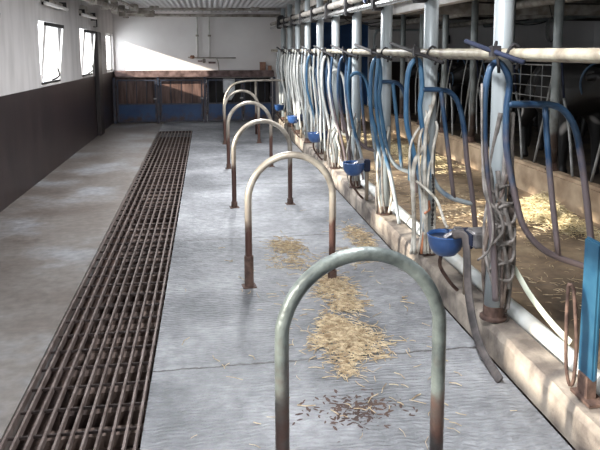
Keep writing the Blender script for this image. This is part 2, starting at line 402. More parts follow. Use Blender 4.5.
# ------------------------------------------------------------------ left wall fittings
def wall_lamp(y0, y1, z, label):
    r = tag(empty('wall_lamp', (wx((y0+y1)/2), (y0+y1)/2, z)), label, 'lamp', 'tube lamps on the left wall')
    l = (y1-y0)/2
    link('lamp_housing', bx(0, .05, -l*.9, l*.9, .0, .05, bev=.008), M['pipe_grey'], r)
    link('lamp_tube', tb([(.075,-l,-.02),(.075,l,-.02)], .024, k=1), M['lamp_white'], r, smooth=True)
    for s in (-1,1): link('bracket', bx(0,.09,s*l*.8-.02,s*l*.8+.02,-.03,.07), M['black_iron'], r)
    link('junction_box', bx(0,.08,-l*.75,-l*.25,.05,.14,bev=.01), M['pipe_grey'], r)
wall_lamp(8.6, 9.85, 2.17, 'white tube lamp on the left wall above the larger open window')
wall_lamp(11.1, 12.35, 2.17, 'white tube lamp on the left wall above the second open window')
tag(link('wall_hook', tb([(wx(12.3)-.02,12.3,2.12),(wx(12.3)+.1,12.3,2.12),(wx(12.3)+.1,12.3,2.0),(wx(12.3)+.04,12.3,2.0)], .014, k=1), M['black_iron'], smooth=True),
    'small black bent hook on the left wall below the second tube lamp', 'hook')

pr = tag(empty('ceiling_pipe', (0,0,0)), 'thick dusty grey pipe running under the ceiling along the left wall', 'pipe')
link('pipe_run', tb([(-1.7,8,2.27),(-1.7,10,2.30),(-1.68,13.4,2.36),(-1.55,14.2,2.385),(-1.25,14.3,2.39)], .045), M['pipe_grey'], pr, smooth=True)
for y in (9,10.1,11.2,12.3,13.3):
    link('pipe_clamp', bx(-1.755,-1.64,y-.04,y+.04,2.24,2.45), M['pipe_grey'], pr)
pr = tag(empty('ceiling_pipe', (0,0,0)), 'thinner grey pipe beside the thick one under the ceiling, nearer the aisle', 'pipe')
link('pipe_run', tb([(-1.45,9,2.36),(-1.45,13.4,2.40)], .025, k=1), M['pipe_grey'], pr, smooth=True)
link('valve_box', bx(-1.56,-1.40,10.6,10.8,2.34,2.45,bev=.01), M['pipe_grey'], pr)
link('valve_box', bx(-1.52,-1.36,12.9,13.1,2.33,2.45,bev=.01), M['pipe_grey'], pr)
pr = tag(empty('ceiling_pipe', (0,0,0)), 'upper of two horizontal grey pipes crossing the aisle before the far wall', 'pipe')
link('pipe_run', tb([(-1.45,13.5,2.395),(1.5,13.5,2.42)], .028, k=1), M['pipe_grey'], pr, smooth=True)
for x in (-1.1,0.9): link('pipe_clamp', bx(x-.09,x+.09,13.46,13.54,2.38,2.46), M['pipe_grey'], pr)
pr = tag(empty('ceiling_pipe', (0,0,0)), 'lower of two horizontal grey pipes, close to the far wall', 'pipe')
link('pipe_run', tb([(-1.85,15.0,2.36),(1.7,15.0,2.37)], .033, k=1), M['pipe_grey'], pr, smooth=True)
link('valve_box', bx(-1.42,-1.22,14.93,15.07,2.32,2.46,bev=.01), M['pipe_grey'], pr)
link('wall_plate', bx(-1.9,-1.8,15.0,YF,2.3,2.42), M['pipe_grey'], pr)
tag(link('cross_beam', bx(-2.05,1.4,10.2,10.35,2.37,2.45), M['pipe_grey']), 'grey beam under the ribbed ceiling at the top of the picture', 'beam')

# ------------------------------------------------------------------ far wall fittings
for x, l in ((-.30,'left of two thin grey pipes running down the white far wall'), (-.03,'right of two thin grey pipes running down the white far wall')):
    o = tag(link('wall_pipe', tb([(x,YF-.03,2.40),(x,YF-.03,1.40)], .02, k=1), M['pipe_pale'], smooth=True), l, 'pipe', 'vertical pipes on the far wall')
    link('pipe_clamp', bx(x-.035,x+.035,YF-.055,YF,1.9,1.94), M['pipe_grey'], o)
r = tag(empty('pipe_fitting', (0,YF,1.3)), 'rusty valve with a long horizontal pipe on the far wall above the ledge', 'pipe fitting')
link('pipe_run', tb([(-.52,-.08,.13),(-.2,-.08,.12),(.56,-.08,.115)], .013, k=1), M['pipe_grey'], r, smooth=True)
link('pipe_run', tb([(.12,-.08,.12),(.16,-.08,.0),(.17,-.1,-.17)], .014, k=3), M['pipe_grey'], r, smooth=True)
link('valve_body', lathe([(.02,-.03),(.05,-.02),(.05,.03),(.03,.045)], 12, c=(-.42,-.09,.13)), M['brown_box'], r)
link('valve_body', lathe([(.02,-.05),(.035,-.03),(.035,.03),(.02,.05)], 12, c=(-.16,-.09,.05)), M['pipe_grey'], r)
link('wall_bracket', bx(-.06,.1,-.1,0,-.01,.03), M['ledge'], r)
link('wall_bracket', bx(-.3,-.2,-.1,0,.03,.06), M['ledge'], r)
tag(link('wall_ledge', bx(-2.12, 1.42, YF-.24, YF, .985, 1.135, bev=.012), M['ledge']), 'worn brown ledge along the far wall above the gates', 'ledge')
for i, (x, w, h, l) in enumerate(((1.17,.13,.17,'taller brown box on the right end of the far wall ledge'), (1.33,.08,.09,'small brown box at the right end of the ledge beside a taller box'))):
    o = tag(link('cardboard_box', bx(x-w/2,x+w/2,YF-.2,YF-.07,1.136,1.136+h,bev=.006), M['brown_box']), l, 'box', 'boxes on the ledge')
    link('lid', bx(x-w/2-.006,x+w/2+.006,YF-.206,YF-.064,1.136+h,1.136+h+.015), M['brown_box'], o)
    o.children[0].matrix_parent_inverse.identity()

def gate(x0, x1, label, dark=False):
    w = x1-x0
    r = tag(empty('pen_gate', (x0, 14.62, .02)), label, 'gate', 'blue gates before the far wall')
    bm = bmesh.new()
    for a in (0, w-.035): box(bm, a, a+.035, -.018, .018, 0, .93)
    for z in (0, .38, .90): box(bm, .035, w-.035, -.018, .018, z, z+.03)
    gf = link('gate_frame', bm, M['gate_frame'], r)
    link('sheet_panel', bx(.035, w-.035, -.006, .006, .03, .38), M['gate_blue'], r)
    n = 4
    for i in range(1, n):
        link('upright_bar', tb([(w*i/n,0,.41),(w*i/n,0,.90)], .009, k=1, seg=8), M['gate_frame'], r, smooth=True)
    for z in (.15,.75): link('hinge', bx(-.03,.0,-.025,.025,z,z+.06), M['rusty'], gf)
    link('latch', bx(w-.06,w+.01,-.035,-.018,.5,.53), M['steel'], gf)
gate(-2.04, -1.20, 'leftmost blue sheet gate, beside the left wall under the ledge')
gate(-1.12, -.20, 'blue sheet gate with brown planks behind, second gate from the left wall')
gate(-.10, .68, 'blue sheet gate with black opening behind, left of the pair with a white cloth')
gate(.70, 1.34, 'narrow blue sheet gate at the right end beside the stall columns')
for x, l in ((-2.09,'dark gate post against the left wall'), (-1.16,'dark post between the first and second blue gates'), (-.15,'dark post left of the black opening in the far wall'), (1.39,'dark gate post at the right end of the gates beside the columns')):
    o = tag(link('gate_post', bx(x-.03, x+.03, 14.59, 14.65, 0, 1.0, bev=.006), M['gate_frame']), l, 'post', 'posts between the gates')
# white cloth on the gate
bm = bmesh.new(); rows = [[] for _ in range(9)]
for i in range(9):
    for j in range(7):
        wd = .13 if i < 6 else .13-.035*(i-5)
        rows[i].append(bm.verts.new((.38+(j/6-.5)*2*wd+.02*(i>5), 14.594+.006*math.sin(j*2.1+i*.4), .965-.06*i)))
for i in range(8):
    for j in range(6): bm.faces.new((rows[i][j],rows[i][j+1],rows[i+1][j+1],rows[i+1][j]))
bmesh.ops.solidify(bm, geom=bm.faces[:], thickness=.008)
tag(link('cloth', bm, M['cloth'], smooth=True), 'white cloth hung over the top bar of a blue gate', 'cloth')

# ------------------------------------------------------------------ hoops along the aisle
HOOPS = [(1.98,.205,.738,.905,'weathered grey-green steel hoop nearest in the foreground, cut by the picture bottom', 'hoop_near'),
         (4.22,.219,.796,.875,'beige steel hoop with rusty feet and a wider rusty sleeve, second in the aisle','hoop'),
         (6.47,.200,.775,.865,'beige steel hoop standing third in the row along the aisle','hoop'),
         (8.70,.202,.781,.88,'slim grey hoop standing fourth in the row along the aisle','hoop'),
         (11.07,.203,.787,.90,'small far hoop standing fifth in the row along the aisle','hoop')]
for i, (y, xl, xr, h, lab, mm) in enumerate(HOOPS):
    w = (xr-xl)/2; r = tag(empty('hoop_barrier', ((xl+xr)/2, y, 0), math.radians(6 if i else 2)), lab, 'hoop', 'steel hoops along the aisle')
    zs = h - w*1.02; pts = [(-w,0,0),(-w,0,zs*.5),(-w,0,zs)]
    for a in range(1, 12): pts.append((-w*math.cos(a*math.pi/12), 0, zs + w*1.02*math.sin(a*math.pi/12)))
    pts += [(w,0,zs),(w,0,zs*.5),(w,0,0)]
    link('bent_tube', tb(pts, .0235, k=4, seg=16), M[mm], r, smooth=True)
    for s in (-1,1):
        if i == 0: hh = .03
        else: hh = .21 if (s<0 and i==1) else .06
        link('foot_sleeve', lathe([(.0,0),(.031,0),(.031,hh),(.0,hh+.002)], 16, c=(s*w,0,0)), M['rusty'], r, smooth=False)
        link('floor_plate', bx(s*w-.045,s*w+.045,-.045,.045,0,.006), M['rusty'], r)
r = tag(empty('bent_rail', (.22, 12.3, 0)), 'bent grey rail beyond the last hoop, flat on top towards the stalls', 'rail')
link('bent_tube', tb([(0,0,0),(0,0,.5),(.03,0,.72),(.15,0,.92),(.35,0,1.0),(.7,0,1.02),(1.15,0,1.02)], .022, k=5), M['hoop'], r, smooth=True)
link('leg', tb([(.6,0,0),(.6,0,1.0)], .02, k=1), M['hoop'], r, smooth=True)

# ------------------------------------------------------------------ curb, white pipe, manger beam
bm = bmesh.new(); yy = Y0; secs = []
RC = random.Random(3)
while yy <= YF-.02:
    a = RC.uniform(-.004,.004); b = RC.uniform(-.009,.004)
    secs.append([bm.verts.new(p) for p in ((1.385+a*.3,yy,0),(1.39+a,yy,.13+b),(1.405+a,yy,.160+b*.5),(1.525,yy,.165),(1.525,yy,0))]); yy += .07
for A, B in zip(secs, secs[1:]):
    for j in range(5): bm.faces.new((A[j],A[(j+1)%5],B[(j+1)%5],B[j]))
bm.faces.new(secs[0]); bm.faces.new(secs[-1][::-1])
tag(link('concrete_curb', bm, M['curb']), 'low worn concrete curb carrying the row of columns along the aisle', 'curb')
pw = tag(link('floor_pipe', tb([(1.60,Y0,.155),(1.595,2,.155),(1.60,5,.155),(1.60,15.1,.155)], .047, k=3, seg=14), M['white_pipe'], smooth=True), 'white painted pipe lying between the concrete curb and the bedding', 'pipe')
tag(link('manger_beam', bx(3.27,3.42,Y0,YF,.0,.38,bev=.03), M['beam']), 'low tan manger wall behind the straw, under the back row of posts', 'wall')

# ------------------------------------------------------------------ columns
XC = 1.45; CY_ = [3.08+1.125*n for n in range(-2,10)]
FARW = ['','','nearest full column, wrapped in tangled rope','second column, beside the second drinking bowl and white straps','third column from the front, before the navy door edge','fourth column from the front, with an arched blue divider','fifth column from the front','sixth column from the front','seventh column from the front, where white hoses start','eighth column from the front among white hoses','ninth column from the front among white hoses','last column of the front row, nearest the far wall']
def column(y, lab, x=XC, rr=.048, z0=.165, mt='column', grp='front row of stall columns', z1=ZC-.03):
    r = tag(empty('stall_column', (x,y,z0)), lab, 'column', grp)
    link('column_shaft', lathe([(rr,0),(rr,.5),(rr,1.2),(rr,z1-z0)], 20), M[mt], r, smooth=True)
    link('base_collar', lathe([(rr+.022,0),(rr+.022,.012),(rr+.006,.02),(rr+.004,.07),(rr+.001,.072)], 20), M['rusty'], r)
    if mt == 'column':
        link('rail_clamp', lathe([(rr+.006,-.02),(rr+.006,.02)], 20, c=(0,0,1.545-z0)), M['black_iron'], r)
    return r
for n, y in enumerate(CY_):
    if n < 2: continue
    column(y, 'pale galvanised '+FARW[n], XC-.014 if n == 2 else XC)
for n, y in enumerate([3.98,4.9,5.96,6.98,8.02,9.07,10.12,11.18,12.2]):
    if n < 2: continue
    column(y, ['','','dull grey back row post on the manger wall behind the wire panel, nearest','dull back row post just right of the nearest front column','dull back row post left of the nearest front column','dull back row post close right of the second front column','dull back row post just left of the second front column','dull back row post in line with the third gap, far back','farthest back row post seen, near the navy door'][n],
           3.345, .045, .38, 'column_back', 'back row of stall posts')

# neck rail along the columns
nr = tag(empty('neck_rail', (0,0,0)), 'long beige horizontal rail at eye height in front of the columns', 'rail')
link('rail_tube', tb([(1.375,-1,1.53),(1.375,2.7,1.54),(1.375,7.5,1.558),(1.375,14.9,1.585)], .027, k=3, seg=14), M['rail'], nr, smooth=True)
for n, y in enumerate(CY_):
    link('rail_hook', tb([(1.375,y-.25,1.50),(1.342,y-.25,1.54),(1.375,y-.25,1.585),(1.41,y-.25,1.55),(1.40,y-.23,1.47)], .008, k=3, seg=6), M['black_iron'], nr, smooth=True)

# slanting lever bars across the rail
LL = ['dark blue lever bar slanting over the rail at the nearest column','black lever bar slanting over the rail at the second column','black lever bar over the rail at the third column','black lever bar over the rail at the fourth column','black lever bar over the rail at the fifth column','short black lever bar at the sixth column','short black lever bar at the seventh column','short black lever bar at the eighth column','farthest black lever bar on the rail, at the ninth column']
for n in range(0, 9):
    yc = CY_[n+2]; zr = 1.54+.004*n
    if n == 0: P0, P1 = (1.22,yc-.05,1.602), (1.34,yc-.42,1.505)
    else:
        k = .62 if n < 4 else .5
        P0, P1 = (1.22,yc+.16,zr+.065), (1.34,yc-k+.08,zr-.055)
    c = [(P0[i]+P1[i])/2 for i in range(3)]
    o = tag(link('lever_bar', tb([[P0[i]-c[i] for i in range(3)],[0,0,0],[P1[i]-c[i] for i in range(3)]], .012, k=1, seg=8), M['bar_blue' if n == 0 else 'black_iron'], loc=c, smooth=True), LL[n], 'bar', 'lever bars on the rail')
    link('pivot_bolt', bx(-.012,.03,-.02,.02,-.025,.025), M['black_iron'], o)

# ------------------------------------------------------------------ blue stall dividers
C_ = dict(legR=[(-.15,1.50),(-.12,1.47),(-.10,1.33),(-.11,1.17),(-.07,.902),(-.02,.70),(.06,.60),(.17,.555)],
          legL=[(-.15,1.50),(-.18,1.44),(-.195,1.30),(-.19,1.08),(-.15,.90),(-.10,.68),(-.07,.35)],
          top=[(-.105,1.18),(-.095,1.28),(-.05,1.335),(.01,1.335),(.065,1.28),(.095,1.17),(.115,1.0),(.135,.8),(.16,.6),(.19,.36)],
          strut=[(.02,1.32),(.04,1.0),(.08,.585)])
def sh(P, d): return [(x+d, z) for x, z in P]
A = dict(legR=[(-.12,1.50),(-.075,1.475),(-.045,1.40),(-.04,1.267),(-.03,1.068),(.03,.813),(.09,.656),(.22,.534),(.46,.44)],
         legL=[(-.12,1.50),(-.155,1.46),(-.175,1.32),(-.165,1.07),(-.13,.80),(-.10,.55),(-.08,.30)],
         top=[(-.035,1.297),(.1,1.295),(.2,1.289),(.27,1.253),(.33,1.161),(.37,1.008),(.41,.8),(.455,.533),(.49,.26)],
         strut=[(.16,1.285),(.20,.95),(.27,.52)])
B = dict(legR=[(-.15,1.50),(-.115,1.47),(-.10,1.309),(-.11,1.17),(-.06,.902),(.0,.69),(.10,.585),(.27,.525)],
         legL=[(-.15,1.50),(-.19,1.44),(-.205,1.30),(-.20,1.08),(-.15,.90),(-.10,.68),(-.07,.35)],
         top=[(-.10,1.306),(.05,1.30),(.12,1.262),(.165,1.18),(.20,1.031),(.225,.827),(.265,.619),(.30,.36)],
         strut=[(.03,1.295),(.07,1.034),(.14,.57)])
A['legL'] = sh(A['legL'], .03); A['legR'] = sh(A['legR'][:3], .025)+sh(A['legR'][3:], .01); A['top'] = sh(A['top'], .012); A['strut'] = sh(A['strut'], .012)
B = {k: sh(v, .012) for k, v in B.items()}
def divider(n, D, ml, mt, ms, dy, rz, lab, sy=1):
    y = CY_[n+2]+dy
    r = tag(empty('stall_divider', (XC, y, 0), math.radians(rz)), lab, 'stall divider', 'curved tube stall dividers')
    q = lambda P: [(x*sy, 0, z) for x, z in P]
    yk = link('yoke_tube', tb(q(D['legL'][::-1])+q(D['legR'][1:]), .0165, k=6, seg=12), M[ml], r, smooth=True)
    link('side_rail', tb(q(D['top']), .0175, k=6, seg=12), M[mt], r, smooth=True)
    link('strut', tb(q(D['strut']), .015, k=4, seg=12), M[ms], r, smooth=True)
    link('hanging_chain', tb([(D['legR'][0][0]*sy,0,1.60),(D['legR'][0][0]*sy-.012,-.02,1.56),(D['legR'][0][0]*sy,-.022,1.52),(D['legR'][0][0]*sy+.01,-.02,1.45)], .008, k=4, seg=6), M['black_iron'], yk, smooth=True)
    return r
divider(0, A, 'blue', 'blue', 'blue', -.10, 0, 'large blue stall divider with worn grey lower tube, at the nearest column')
divider(1, B, 'blue_clean', 'blue', 'blue', -.10, 0, 'grey-blue stall divider at the second column, beside the white straps')
divider(2, B, 'blue_clean', 'blue', 'blue_clean', -.10, 3, 'bright blue stall divider with white lower bend, at the third column', .82)
divider(3, C_, 'blue', 'blue_clean', 'blue', -.10, -4, 'blue arched stall divider at the fourth column', 1.05)
divider(4, C_, 'grey_tube', 'grey_tube', 'blue', -.10, 5, 'grey-white arched stall divider at the fifth column', .95)
divider(5, C_, 'blue_clean', 'blue', 'blue', -.10, -3, 'blue arched stall divider at the sixth column, last blue one', 1.0)
divider(6, C_, 'grey_tube', 'grey_tube', 'grey_tube', -.10, 4, 'pale grey stall divider at the seventh column among hoses', .9)
divider(7, C_, 'grey_tube', 'grey_tube', 'grey_tube', -.10, -4, 'pale grey stall divider at the eighth column among hoses', .9)
divider(8, C_, 'grey_tube', 'grey_tube', 'grey_tube', -.10, 2, 'farthest pale grey stall divider, at the ninth column', .9)

# additional blue tubes hanging straight at the middle columns
for n, (yo, xo, mm, lab) in enumerate([(5.0,-.06,'blue_clean','bright blue upright tube hanging in front of the third column'),(6.1,-.05,'blue_clean','bright blue upright tube hanging before the fourth column'),(7.2,-.02,'blue','blue upright tube hanging before the fifth column'),(8.3,.0,'blue','blue upright tube hanging before the sixth column'),(6.7,.05,'blue','dark blue upright tube between the fourth and fifth columns'),(7.85,.05,'blue','dark blue upright tube between the fifth and sixth columns')]):
    o = tag(link('upright_tube', tb([(XC-.09+xo,yo,1.52),(XC-.11+xo,yo,1.2),(XC-.06+xo,yo,.85),(XC+.02+xo,yo-.02,.55),(XC+.09+xo,yo-.03,.17)], .015, k=5), M[mm], smooth=True), lab, 'tube', 'blue tubes hung on the rail')
    link('end_cap', lathe([(.019,0),(.019,.03),(.004,.034)], 10, c=(XC-.09+xo,yo,1.50)), M['black_iron'], o)

# ------------------------------------------------------------------ drinking bowls
def bowl(loc, lab, rz=0):
    r = tag(empty('drinking_bowl', loc, rz), lab, 'drinking bowl', 'blue drinking bowls')
    prof = [(.03,-.115),(.06,-.108),(.088,-.075),(.10,-.035),(.104,0),(.107,.006),(.102,.010)]
    link('bowl', lathe(prof+[(.097,.0),(.094,-.03)], 28, end=False), M['bowl'], r, smooth=True)
    link('bowl_lining', lathe([(.095,-.012),(.089,-.035),(.075,-.068),(.05,-.092),(.02,-.097)], 28), M['bowl_in'], r, smooth=True)
    wv = link('water_valve', bx(.04,.10,-.028,.028,-.02,.045,bev=.01), M['steel'], r)
    link('valve_tongue', tb([(.05,0,.02),(.0,0,-.01),(-.04,0,-.06)], .022, k=3, flat=(1,.35)), M['steel'], wv, smooth=True)
    link('mounting_bracket', bx(.095,.155,-.04,.04,-.075,.035,bev=.008), M['bar_blue'], r)
    link('supply_pipe', tb([(.125,-.0,-.07),(.125,0,-.2),(.125,0,-loc[2]+.165)], .018, k=1), M['grey_tube'], r, smooth=True)
    link('stay_rod', tb([(-.02,0,-.105),(-.02,.03,-.19),(.05,.06,-.3),(.10,.07,-loc[2]+.16)], .011, k=3), M['rusty'], r, smooth=True)
    return r
for (y, lab) in ((3.44,'nearest blue drinking bowl, beside the rope-wrapped column'),(5.88,'second blue drinking bowl along the curb, with rusty stay rod'),(8.15,'third blue drinking bowl along the curb'),(10.42,'small fourth blue drinking bowl along the curb'),(12.7,'farthest blue drinking bowl, near the gates')):
    bowl((1.30,y,.515), lab, math.radians(R.uniform(-8,4)))
o = tag(link('cup_holder', bx(1.37,1.50,3.20,3.33,.50,.59,bev=.012), M['steel']), 'small steel box beside the nearest drinking bowl', 'box')
link('inner_tray', bx(1.36,1.372,3.215,3.315,.515,.575), M['bar_blue'], o)
# ------------------------------------------------------------------ straps
tag(link('rubber_strap', tb([(1.30,3.33,.545),(1.345,3.28,.555),(1.352,3.25,.45),(1.345,3.2,.28),(1.335,3.1,.14),(1.325,2.95,.05),(1.315,2.72,.012)], .024, k=6, flat=(.28,1)), M['strap'], smooth=True), 'dark rubber strap hanging from the nearest drinking bowl down to the floor', 'strap')
tag(link('pale_strap', tb([(1.50,3.13,.47),(1.535,3.08,.44),(1.57,2.95,.33),(1.60,2.78,.25),(1.63,2.66,.205)], .017, k=6, flat=(.22,1)), M['strap_pale'], smooth=True), 'pale green strap slanting from the rope-wrapped column to the white floor pipe', 'strap')

# blue board at the right picture edge with rusty fittings
r = tag(empty('blue_post', (1.47,2.27,.165)), 'flat teal blue post at the right picture edge on a rusty foot', 'post')
link('board', bx(-.012,.012,-.055,.055,.09,.655,bev=.008), M['teal'], r)
link('foot', bx(-.02,.02,-.035,.035,0,.10), M['rusty'], r)
link('base_plate', bx(-.035,.045,-.08,.06,0,.012), M['rusty'], r)
tag(link('steel_link', tb([(1.453,2.37,.58),(1.443,2.375,.60),(1.433,2.38,.57),(1.433,2.37,.30),(1.443,2.355,.185),(1.458,2.345,.20),(1.463,2.345,.35),(1.458,2.36,.5),(1.453,2.37,.58)], .008, k=4, seg=8), M['rusty'], smooth=True), 'narrow rusty oval link hanging against the teal blue post', 'link')
bp_ = tag(link('blue_plate', bx(1.40,1.415,4.42,4.50,.62,.87,bev=.005), M['teal']), 'small teal blue plate hanging beside the second column', 'plate')
link('cord', tb([(1.40,4.46,.865),(1.385,4.46,1.2),(1.375,4.46,1.53)], .005, k=2, seg=6), M['rope'], bp_)

# ------------------------------------------------------------------ ropes
def strand(x, y, z0, z1, a, ph, turns):
    pts = []
    n = 12
    for i in range(n+1):
        t = i/n; pts.append((x+a*math.cos(ph+turns*t*6.28)*(.6+.4*math.sin(3*t)), y+a*math.sin(ph+turns*t*6.28), z0+(z1-z0)*t))
    return pts
r = tag(empty('rope_bundle', (0,0,0)), 'thick tangle of grey rope wound down the nearest column', 'rope')
RR = random.Random(11)
for k in range(20):
    z0 = RR.uniform(.75,1.05) if k % 3 else 1.25; z1 = RR.uniform(.19,.35)
    link('rope_strand', tb(strand(XC-.0, CY_[2]-.015, z0, z1, .064+.009*(k%3), k*.9, RR.uniform(-.5,.6)), RR.uniform(.008,.014), k=3, seg=6), M['rope_brown' if k%2 else 'rope'], r, smooth=True)
for k in range(5):
    z = .45+.1*k
    link('knot', tb([(XC-.07,CY_[2]-.06,z),(XC-.02,CY_[2]-.095,z+.04),(XC+.05,CY_[2]-.07,z+.02),(XC+.03,CY_[2]-.09,z-.05),(XC-.05,CY_[2]-.085,z-.03),(XC-.06,CY_[2]-.09,z+.05)], .0085, k=4, seg=6), M['rope'], r, smooth=True)
tag(link('rope', tb([(XC-.17,CY_[2]-.12,1.40),(XC-.15,CY_[2]-.12,1.0),(XC-.09,CY_[2]-.12,.72),(XC-.10,CY_[2]-.12,.58),(XC-.13,CY_[2]-.05,.50)], .006, k=6, seg=6), M['rope'], smooth=True), 'thin grey rope hanging from the nearest divider to the steel box', 'rope')
tag(link('rope', tb([(XC-.145,CY_[2]-.1,1.12),(XC-.13,CY_[2]-.11,.86),(XC-.05,CY_[2]-.11,.75),(XC-.03,CY_[2]-.11,.66),(XC-.09,CY_[2]-.12,.6)], .009, k=6, seg=6), M['rope'], smooth=True), 'grey looped rope end knotted high on the nearest column', 'rope')
r = tag(empty('rope_bundle', (0,0,0)), 'white straps and ropes bunched at the second column', 'rope')
for k in range(7):
    z0 = RR.uniform(.8,1.3); mm = 'rope_orange' if k == 3 else 'rope_white'
    if k == 3: z0 = .55
    x0 = XC-.15+.025*k
    link('rope_strand', tb([(XC-.045+.012*k,CY_[3]-.058,z0),(XC-.05+.014*k,CY_[3]-.07,z0-.06),(x0+RR.uniform(-.03,.03),CY_[3]-.13,z0*.7+.1),(x0+RR.uniform(-.02,.04),CY_[3]-.11,.45),(x0+.01,CY_[3]-.09,.19)], RR.uniform(.007,.015), k=5, seg=6), M[mm], r, smooth=True)
link('chain', tb([(XC-.02,CY_[3]-.15,.75),(XC-.01,CY_[3]-.15,.6),(XC-.015,CY_[3]-.15,.4)], lambda t: .007+.004*math.sin(t*90), k=14, seg=6), M['black_iron'], r)
tag(link('rope', tb([(XC-.12,CY_[3]-.12,.70),(XC-.05,3.9,.62),(XC-.10,3.6,.55),(1.33,3.50,.545)], .010, k=6, seg=6), M['rope_white'], smooth=True), 'pale rope from the second column slanting down to the nearest drinking bowl', 'rope')
for n, lab in ((2,'grey rope bunch tied at the third column above the curb'),(3,'grey rope bunch tied at the fourth column above the curb'),(4,'white rope bunch tied at the fifth column'),(5,'pale rope bunch tied at the sixth column')):
    r = tag(empty('rope_bundle', (0,0,0)), lab, 'rope', 'rope bunches at the middle columns')
    for k in range(4):
        x0 = XC-.10+.035*k; z0 = RR.uniform(.6,.95)
        link('rope_strand', tb([(XC-.04+.02*k,CY_[n+2]-.057,z0),(x0+RR.uniform(-.04,.04),CY_[n+2]-.11,z0*.6+.15),(x0+RR.uniform(-.03,.03),CY_[n+2]-.12,.4),(x0+.02,CY_[n+2]-.07,.19)], RR.uniform(.006,.012), k=5, seg=6), M['rope_white' if (k+n)%2 else 'rope'], r, smooth=True)

# white milk hoses hanging from the pipe between the far columns
proto = None
hl = ['in front of the sixth column','in front of the seventh column','in front of the eighth column','in front of the ninth column','in front of the last column']
cnt = 0
for n in range(5, 10):
    for k in range(5):
        y = CY_[n+2]-.30-.11*k if n < 9 else CY_[n+2]-.2-.1*k
        x = 1.33+.03*((k*7)%3)
        pts = [(x,y,1.60),(x-.02+RR.uniform(-.02,.02),y+.02,1.25),(x+RR.uniform(-.03,.03),y,.9),(x+RR.uniform(-.02,.04),y-.03,.62),(x+.03,y-.01,RR.uniform(.3,.5))]
        o = tag(link('milk_hose', tb(pts, .0125, k=4, seg=8), M['hose' if (k+n)%3 else 'column'], smooth=True), 'white milk hose in the bunch hanging '+hl[n-5], 'hose', 'milk hoses '+hl[n-5])

# ------------------------------------------------------------------ overhead pipes
r = tag(empty('milk_pipeline', (0,0,0)), 'shiny steel milk pipe running above the front columns', 'pipe')
def pz(y): return 1.86+.0152*y
link('pipe_run', tb([(1.36,-1,pz(-1)),(1.36,14.9,pz(14.9))], .028, k=1, seg=14), M['milkpipe'], r, smooth=True)
for n, y in enumerate(CY_):
    link('pipe_clamp', bx(1.32,1.41,y-.06,y+.05,pz(y)-.05,pz(y)+.14,bev=.012), M['black_iron'], r)
r = tag(empty('vacuum_pipe', (0,0,0)), 'dusty grey pipe running parallel above the shiny milk pipe', 'pipe')
link('pipe_run', tb([(1.37,-1,pz(-1)+.10),(1.37,14.9,pz(14.9)+.09)], .036, k=1, seg=14), M['pipe_grey'], r, smooth=True)
r = tag(empty('cable_tray', (0,0,0)), 'dusty wooden batten above the grey pipe over the front columns', 'batten')
link('batten', bx(1.48,1.56,-1,14.9,2.22,2.34), M['pipe_grey'], r)
for n, y in enumerate(CY_[4:11]):
    link('cable', tb([(1.40,y+.1,2.15),(1.44,y+.3,2.07+.03*(n%2)),(1.46,y+.55,2.10),(1.50,y+.8,2.22)], .009, k=4, seg=6), M['hose_dark'], r, smooth=True)
r = tag(empty('pulsator', (1.37,5.55,1.98)), 'black pulsator with a blue button on the overhead pipe at the third column', 'pulsator')
link('housing', bx(-.05,.05,-.09,.09,-.03,.12,bev=.02), M['black_iron'], r)
link('cap', lathe([(.03,0),(.035,.02),(.02,.035)], 12, c=(0,-.06,.12)), M['hose_dark'], r)
link('button', bx(-.066,-.05,-.03,.03,-.01,.04,bev=.006), M['bowl'], r)
r = tag(empty('pulsator', (1.37,12.9,2.12)), 'small black pulsator on the overhead pipe near the far wall', 'pulsator')
link('housing', bx(-.06,.06,-.1,.1,-.05,.14,bev=.02), M['black_iron'], r)

tag(link('roof_beam', bx(2.26,2.40,-1,8.2,2.02,2.17,bev=.01), M['pipe_pale']), 'pale square roof beam running over the bedding behind the columns', 'beam')
tag(link('roof_beam', bx(1.58,9.4,8.2,8.33,2.04,2.18,bev=.01), M['pipe_grey']), 'grey cross beam under the roof behind the second and third columns', 'beam')
for i,(x,z,rad,mm,lab) in enumerate(((3.0,2.20,.035,'pipe_grey','thin dusty roof pipe above the bedding'),(3.75,2.12,.05,'pipe_grey','dusty roof pipe above the back row posts'),(4.5,2.25,.04,'column_back','grey roof pipe just beyond the back row posts'),(5.4,2.15,.05,'pipe_grey','dusty roof pipe over the cows'),(6.6,2.2,.06,'column_back','thick grey roof pipe over the far stalls'))):
    tag(link('roof_pipe', tb([(x,1,z),(x,YF-.02,z)], rad, k=1), M[mm], smooth=True), lab, 'pipe', 'pipes under the stall roof')
for y,z,mm,lab in ((6.9,2.33,'dark_roof','nearest dark roof joist above the cows'),(9.4,2.30,'pipe_grey','dusty roof joist in the middle of the stall roof'),(10.8,2.26,'dark_roof','dark roof joist beyond the middle one'),(12.4,2.24,'pipe_grey','dusty roof joist before the white far wall'),(13.9,2.26,'dark_roof','farthest dark roof joist, close to the far wall')):
    tag(link('roof_joist', bx(1.6,9.45,y,y+.1,z,z+.12), M[mm]), lab, 'joist', 'joists under the stall roof')
